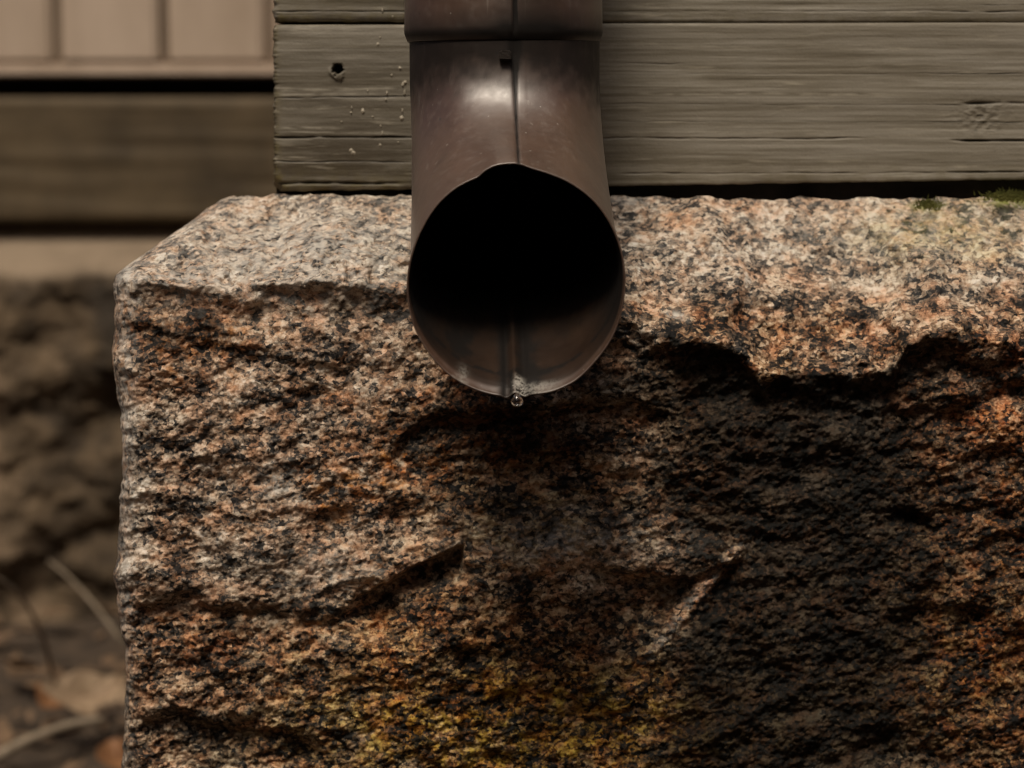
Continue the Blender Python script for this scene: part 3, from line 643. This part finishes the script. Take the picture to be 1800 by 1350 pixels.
RS = 0.0432
cxs = PV(887, 100, YP).x
zt0 = PV(890, 88, -0.13).z; T0 = np.array([YP - RS, zt0]); T3 = np.array([YM, mtop]); ta = math.radians(27)
T1 = T0 + np.array([0, -0.036]); T2 = T3 + 0.026 * np.array([math.cos(ta), math.sin(ta)])
B0 = np.array([YP + RS, zt0 - 0.028]); B3 = np.array([YM, mbot])
B1 = B0 + np.array([0, -0.040]); B2 = B3 + 0.085 * np.array([math.cos(math.radians(24)), math.sin(math.radians(24))])
bez = lambda a, b, c, d, t: (1 - t) ** 3 * a + 3 * (1 - t) ** 2 * t * b + 3 * (1 - t) * t * t * c + t ** 3 * d
def shoe_specs(off):
    sp_ = []
    ddeg = seam_shape(0, 0)
    for zo in (0.05, 0.02, 0.006):                          # neck, up inside the pipe
        sp_.append((cxs, (T0[0] + off, T0[1] + zo), (B0[0] - off, B0[1] + zo + 0.028 * min(1, zo / 0.05)), RS - off, one))
    for t in np.concatenate([np.linspace(0, 0.93, 56), np.linspace(0.94, 1, 22)]):
        T = bez(T0, T1, T2, T3, t); B = bez(B0, B1, B2, B3, t)
        e = (T - B) / np.linalg.norm(T - B)
        w = RS + (mhw * 0.985 - RS) * sst(0.15, 1, np.array(t)) 
        fl = 0.0013 * sst(0.955, 1.0, np.array(t))           # lip flares a little
        cx = cxs + (mcx - cxs) * t
        m = float(sst(0.75, 1, np.array(t))); mm = float(sst(0.96, 1.0, np.array(t)))
        s_ = 1 + (smooth_m - 1) * float(sst(0.3, 1, np.array(t))); s_ = s_ + (msh - smooth_m) * mm
        # lock seam: a groove with a raised lap, wider near the neck
        wid = 0.9 + 1.4 * math.exp(-t * 7)
        c0 = -6.0 * (1 - t) - 1.5 * t
        g1 = np.exp(-((ddeg - c0) / wid) ** 2); lap = sst(c0 - 7, c0 - 5.5, ddeg) * (1 - sst(c0 - 1.5, c0, ddeg))
        d2 = (np.degrees(ang) - 270 + 180) % 360 - 180
        g2 = np.exp(-((d2 + 0.5) / 2.2) ** 2)
        s_ = s_ - 0.009 * g1 * (1 - 0.6 * mm) + 0.0015 * lap
        s_ = s_ + (0.030 * g2 * (1 - 0.3 * mm) * -1 + 0.018 * np.exp(-((np.abs(d2) - 5.0) / 2.0) ** 2)) * float(sst(0.2, 0.5, np.array(t)))
        s_ = s_ + (0.052 * np.exp(-((ddeg - 29) / 14) ** 2) + 0.048 * np.exp(-((ddeg + 33) / 14) ** 2) - 0.014 * np.exp(-((ddeg + 2) / 12) ** 2)) * math.sin(math.pi * min(1, t / 0.9)) ** 1.2
        # faint hammered waviness from the forming tool
        s_ = s_ + 0.004 * np.cos(np.radians(3 * ddeg + 40)) * math.sin(math.pi * t) + 0.003 * np.cos(np.radians(5 * ddeg)) * math.sin(math.pi * min(1, t * 1.3)) ** 2
        low = 1 - sst(35, 84, np.abs(d2))
        s_ = s_ - (0.030 - 0.014 * sst(0, 40, d2)) * low  * float(sst(0.5, 0.9, np.array(t))) * (1 - float(np.clip((t - 0.976) / 0.020, 0, 1)))
        sp_.append((cx, tuple(T - e * (off - fl)), tuple(B + e * (off - fl)), w - off + fl, s_))
    return sp_
Xo, Yo, Zo = ring_grid(shoe_specs(0.0), 0); Xi, Yi, Zi = ring_grid(shoe_specs(0.0007), 0)
# slight ragged cut at the mouth
X = np.concatenate([Xo, Xi[::-1]]); Y = np.concatenate([Yo, Yi[::-1]]); Z = np.concatenate([Zo, Zi[::-1]])
nO = len(Xo); tl = np.concatenate([[0, 0, 0], np.linspace(0, 0.93, 56), np.linspace(0.94, 1, 22)]); rowi = np.concatenate([tl, tl[::-1]])[:, None] + 0 * X
isin = np.concatenate([np.zeros(nO), np.ones(nO)])[:, None] + 0 * X
dd = (np.degrees(ang) - 270 + 180) % 360 - 180; dd = dd[None, :] + 0 * X
dt = (np.degrees(ang) - 90 + 180) % 360 - 180; dt = dt[None, :] + 0 * X
nzp = fbm(X * 160, Y * 160, Z * 160, 4)
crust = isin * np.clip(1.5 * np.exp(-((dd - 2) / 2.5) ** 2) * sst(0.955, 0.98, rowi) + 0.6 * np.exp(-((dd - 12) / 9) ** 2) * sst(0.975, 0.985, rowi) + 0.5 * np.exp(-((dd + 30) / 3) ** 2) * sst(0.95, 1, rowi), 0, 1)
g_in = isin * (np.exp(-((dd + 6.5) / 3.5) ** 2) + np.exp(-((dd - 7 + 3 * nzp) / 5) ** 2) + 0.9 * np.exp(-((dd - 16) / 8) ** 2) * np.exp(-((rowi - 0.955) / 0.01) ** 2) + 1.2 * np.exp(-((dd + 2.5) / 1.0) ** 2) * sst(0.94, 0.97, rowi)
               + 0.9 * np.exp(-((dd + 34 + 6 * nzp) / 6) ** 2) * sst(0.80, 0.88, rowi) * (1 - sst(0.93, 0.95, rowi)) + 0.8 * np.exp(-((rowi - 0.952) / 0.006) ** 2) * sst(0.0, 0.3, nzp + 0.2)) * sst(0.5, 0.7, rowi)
g_in = g_in + isin * (0.95 * (1 - sst(0.62, 0.93, rowi + 0.08 * nzp)) + 0.45 * sst(0, 30, -dd) * (1 - sst(0.975, 0.985, rowi)) + 0.7 * sst(40, 75, np.abs(dd)) * (1 - sst(0.98, 0.99, rowi)) + 0.25 * sst(0, 1, dd) )      # shade painted inside the mouth: deep part, left floor and walls darker
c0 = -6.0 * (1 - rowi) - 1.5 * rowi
g_out = (1 - isin) * (1.2 * np.exp(-((dt - c0) / (0.9 + 1.4 * np.exp(-rowi * 6))) ** 2) + 0.92 * (1 - sst(0.0, 0.26, rowi + 0.05 * nzp)))  # seam grime, and the shadow below the collar painted on
grime_shade = np.clip(g_in + g_out, 0, 1)
shoe = link('spout', grid_mesh('spout', X, Y, Z, close_u=True, attrs={'crust': crust, 'grime_shade': grime_shade, 'inner': isin * (1 - sst(0.982, 0.99, rowi))}), PIPE, dp, smooth=True)
tag(shoe, 'curved lower spout with a slightly dented open mouth')
# small folded tab where the seam of the spout starts
bm = bmesh.new(); c = PV(889, 97, -0.13)
box(bm, c.x - 0.0028, c.x + 0.0024, c.y - 0.0016, c.y + 0.002, c.z - 0.0022, c.z + 0.0022, 0.0005)
DARK = mat_simple('dark_grime', (0.010, 0.008, 0.007), (0.03, 0.022, 0.017), 300, 0.4)
bm_obj('seam_tab', bm, DARK, dp)

# lime crust crumbs on the lip above the drop
bm = bmesh.new()
for i in range(36):
    p = PV(random.gauss(914, 6), random.gauss(682, 4), YM + 0.0005)
    r = random.uniform(0.0002, 0.0005)
    q_ = bmesh.ops.create_icosphere(bm, subdivisions=1, radius=r)
    for v in q_['verts']: v.co = v.co * random.uniform(0.7, 1.2) + p
lc = bm_obj('lime_crust', bm, mat_simple('lime', (0.20, 0.19, 0.165), (0.42, 0.40, 0.36), 500, 0.8), dp); tag(lc, kind='stuff')

# water drop
g = N('water'); g.set(Base_Color=(1, 1, 1), Roughness=0.0, IOR=1.333); g.b.inputs['Transmission Weight'].default_value = 1.0
nu, nv = 32, 24
c = PV(909, 704.5, YM - 0.0012); R0 = 11.0 * K * 0.895
tt = np.linspace(0, math.pi, nv)[:, None]; aa = np.linspace(0, 2 * math.pi, nu, endpoint=False)[None]
rad = np.sin(tt) * R0 * (1 - 0.32 * np.clip(np.cos(tt), 0, 1) ** 1.0); zz = R0 * np.cos(tt) * (1 + 0.30 * np.clip(np.cos(tt), 0, 1) ** 3)
wd = link('water_drop', grid_mesh('water_drop', c.x + rad * np.cos(aa), c.y + rad * np.sin(aa), c.z + zz + 0 * aa, close_u=True, flip=True), g.m, smooth=True)
tag(wd, 'clear round water drop hanging from the bottom lip of the brown spout', 'water drop')

# ------------------------------------------------------------------ unseen trees added to cut low sky fill and darken the pipe's reflections
n_ = 34000
cx_ = rng.uniform(-16, 16, n_); hh_ = rng.uniform(0, 1, n_) ** 0.8
top_ = 6.0 + 3.4 * fbm(cx_ / 3, 0 * cx_, 0 * cx_ + 3, 3)
cz_ = hh_ * top_; cy_ = -8.5 + 1.6 * rng.normal(size=n_) * (1 - 0.4 * hh_)
cc = np.stack([cx_, cy_, cz_], 1); d1 = rng.normal(size=(n_, 3)); d2_ = rng.normal(size=(n_, 3)); sc = rng.uniform(.10, .26, n_)[:, None]
d1 = d1 / np.linalg.norm(d1, axis=1)[:, None] * sc; d2_ = d2_ / np.linalg.norm(d2_, axis=1)[:, None] * sc
vv = np.stack([cc - d1, cc - d2_, cc + d1, cc + d2_], 1).reshape(-1, 3)
me = bpy.data.meshes.new('unseen_trees'); me.vertices.add(n_ * 4); me.vertices.foreach_set('co', vv.astype(np.float32).ravel())
me.loops.add(n_ * 4); me.loops.foreach_set('vertex_index', np.arange(n_ * 4, dtype=np.int32)); me.polygons.add(n_); me.polygons.foreach_set('loop_start', np.arange(0, n_ * 4, 4, dtype=np.int32)); me.update(calc_edges=True)
wl = link('unseen_trees', me, mat_simple('evergreen_foliage', (0.030, 0.040, 0.018), (0.07, 0.08, 0.035), 3, 0.8)); tag(wl, 'unseen dark evergreen trees added behind the viewer to block low sky', 'unseen_trees', kind='stuff')

# ------------------------------------------------------------------ leaf litter and twigs on the ground at the left
def leaf_mesh(L, Wd, curl, seed):
    r = random.Random(seed); n_ = 9; bm = bmesh.new(); prev = None
    for i in range(n_):
        t = i / (n_ - 1); w = Wd * math.sin(math.pi * min(1, t * 0.96 + 0.03)) ** 0.8 * (1 + 0.16 * r.uniform(-1, 1))
        z = curl * (t - 0.5) ** 2 * 4 * L * 0.3; lift = curl * w * 0.9
        row = [bm.verts.new((t * L - L / 2, -w, z + lift)), bm.verts.new((t * L - L / 2, 0, z)), bm.verts.new((t * L - L / 2, w, z + lift * r.uniform(0.4, 1.4)))]
        if prev:
            for k in range(2): bm.faces.new((prev[k], prev[k + 1], row[k + 1], row[k]))
        prev = row
    geom = bm.faces[:]
    me = bpy.data.meshes.new('dry_leaf'); bm.to_mesh(me); bm.free(); return me
def ground_at(px, py, z=0.01):
    cp, sp_ = math.cos(PITCH), math.sin(PITCH); b = (675 - py) * K
    dy = cp + b * sp_; dz = -sp_ + b * cp; t = (z - EYE) / dz
    return Vector(((px - 900) * K * t, CY + dy * t, z))
def leaf(px, py, z, L, Wd, rot, mat, label, curl=0.5):
    o = bpy.data.objects.new('dry_leaf', leaf_mesh(L, Wd, curl, int(px * 7 + py))); COL.objects.link(o); o.data.materials.append(mat)
    o.location = ground_at(px, py, z); o.rotation_euler = rot
    m = o.modifiers.new('solid', 'SOLIDIFY'); m.thickness = 0.0006
    tag(o, label, 'leaf'); return o
leaf(150, 1225, 0.05, 0.10, 0.022, (0.9, 0.25, 0.5), LEAF[0], 'large pale tan dry leaf, blurred, standing behind the lower left of the granite', 0.4)
leaf(86, 1225, 0.045, 0.040, 0.016, (0.8, -0.4, 1.2), LEAF[1], 'small orange dry leaf left of the large tan leaf', 0.4)
leaf(196, 1215, 0.06, 0.042, 0.014, (0.7, -0.5, 0.2), LEAF[0], 'narrow pale dry leaf touching the granite edge', 0.6)
leaf(30, 1175, 0.03, 0.06, 0.02, (0.5, 0.2, 2.2), LEAF[2], 'brown dry leaf at the left border above the long pale twig', 0.4)
leaf(205, 1335, 0.02, 0.05, 0.02, (0.7, 0.1, 0.8), LEAF[1], 'rust brown dry leaf in the lower corner next to the granite', 0.4)
def tube(name, pts, r0, r1, mat, seg=7):
    bm = bmesh.new(); prev = None
    for i, p in enumerate(pts):
        d = (pts[min(i + 1, len(pts) - 1)] - pts[max(i - 1, 0)]).normalized()
        u = d.cross(Vector((0.3, 1, 0.2))).normalized(); v = d.cross(u); r = r0 + (r1 - r0) * i / (len(pts) - 1)
        row = [bm.verts.new(p + (u * math.cos(6.283 * k / seg) + v * math.sin(6.283 * k / seg)) * r) for k in range(seg)]
        if prev:
            for k in range(seg): bm.faces.new((prev[k], prev[(k + 1) % seg], row[(k + 1) % seg], row[k]))
        else: bm.faces.new(row)
        prev = row
    bm.faces.new(prev)
    return bm_obj(name, bm, mat, smooth=True)
def curve(a, b, bend, n_=9):
    a, b = Vector(a), Vector(b); m = (a + b) / 2 + Vector(bend)
    return [a * (1 - t) ** 2 + m * 2 * t * (1 - t) + b * t * t for t in [i / (n_ - 1) for i in range(n_)]]
tag(tube('twig', curve(ground_at(-30, 1345, 0.012), ground_at(205, 1262, 0.03), (0, 0, 0.02)), 0.0055, 0.0035, TWIG), 'long pale twig slanting up across the lower left corner', 'twig')
tag(tube('twig', curve(ground_at(100, 1235, 0.01), ground_at(-20, 1010, 0.20), (0.02, 0, 0.05)), 0.003, 0.0015, TWIG), 'thin bent twig leaning to the left against the plinth', 'twig')
tag(tube('twig', curve(PV(215, 1130, 1.12), PV(85, 985, 1.20), (0, -0.01, 0.02)), 0.0025, 0.0012, TWIG), 'fine twig leaning on the plinth just left of the granite', 'twig')
bm = bmesh.new()
for i in range(900):
    p = Vector((random.uniform(-1.4, 0.3), random.uniform(0.35, 1.5), random.uniform(0.002, 0.03)))
    a = random.random() * 6.28; l = random.uniform(0.012, 0.035); w = l * random.uniform(0.25, 0.5)
    d = Vector((math.cos(a), math.sin(a), random.uniform(-.4, .4))) * l; s_ = Vector((-math.sin(a), math.cos(a), random.uniform(-.4, .4))) * w
    vs = [bm.verts.new(p - d), bm.verts.new(p - s_ * .8), bm.verts.new(p + d), bm.verts.new(p + s_)]
    bm.faces.new((vs[0], vs[1], vs[2])); bm.faces.new((vs[0], vs[2], vs[3]))
tag(bm_obj('leaf_litter', bm, LEAF[2]), 'brown leaf litter covering the soil behind the granite', 'leaf litter', kind='stuff')
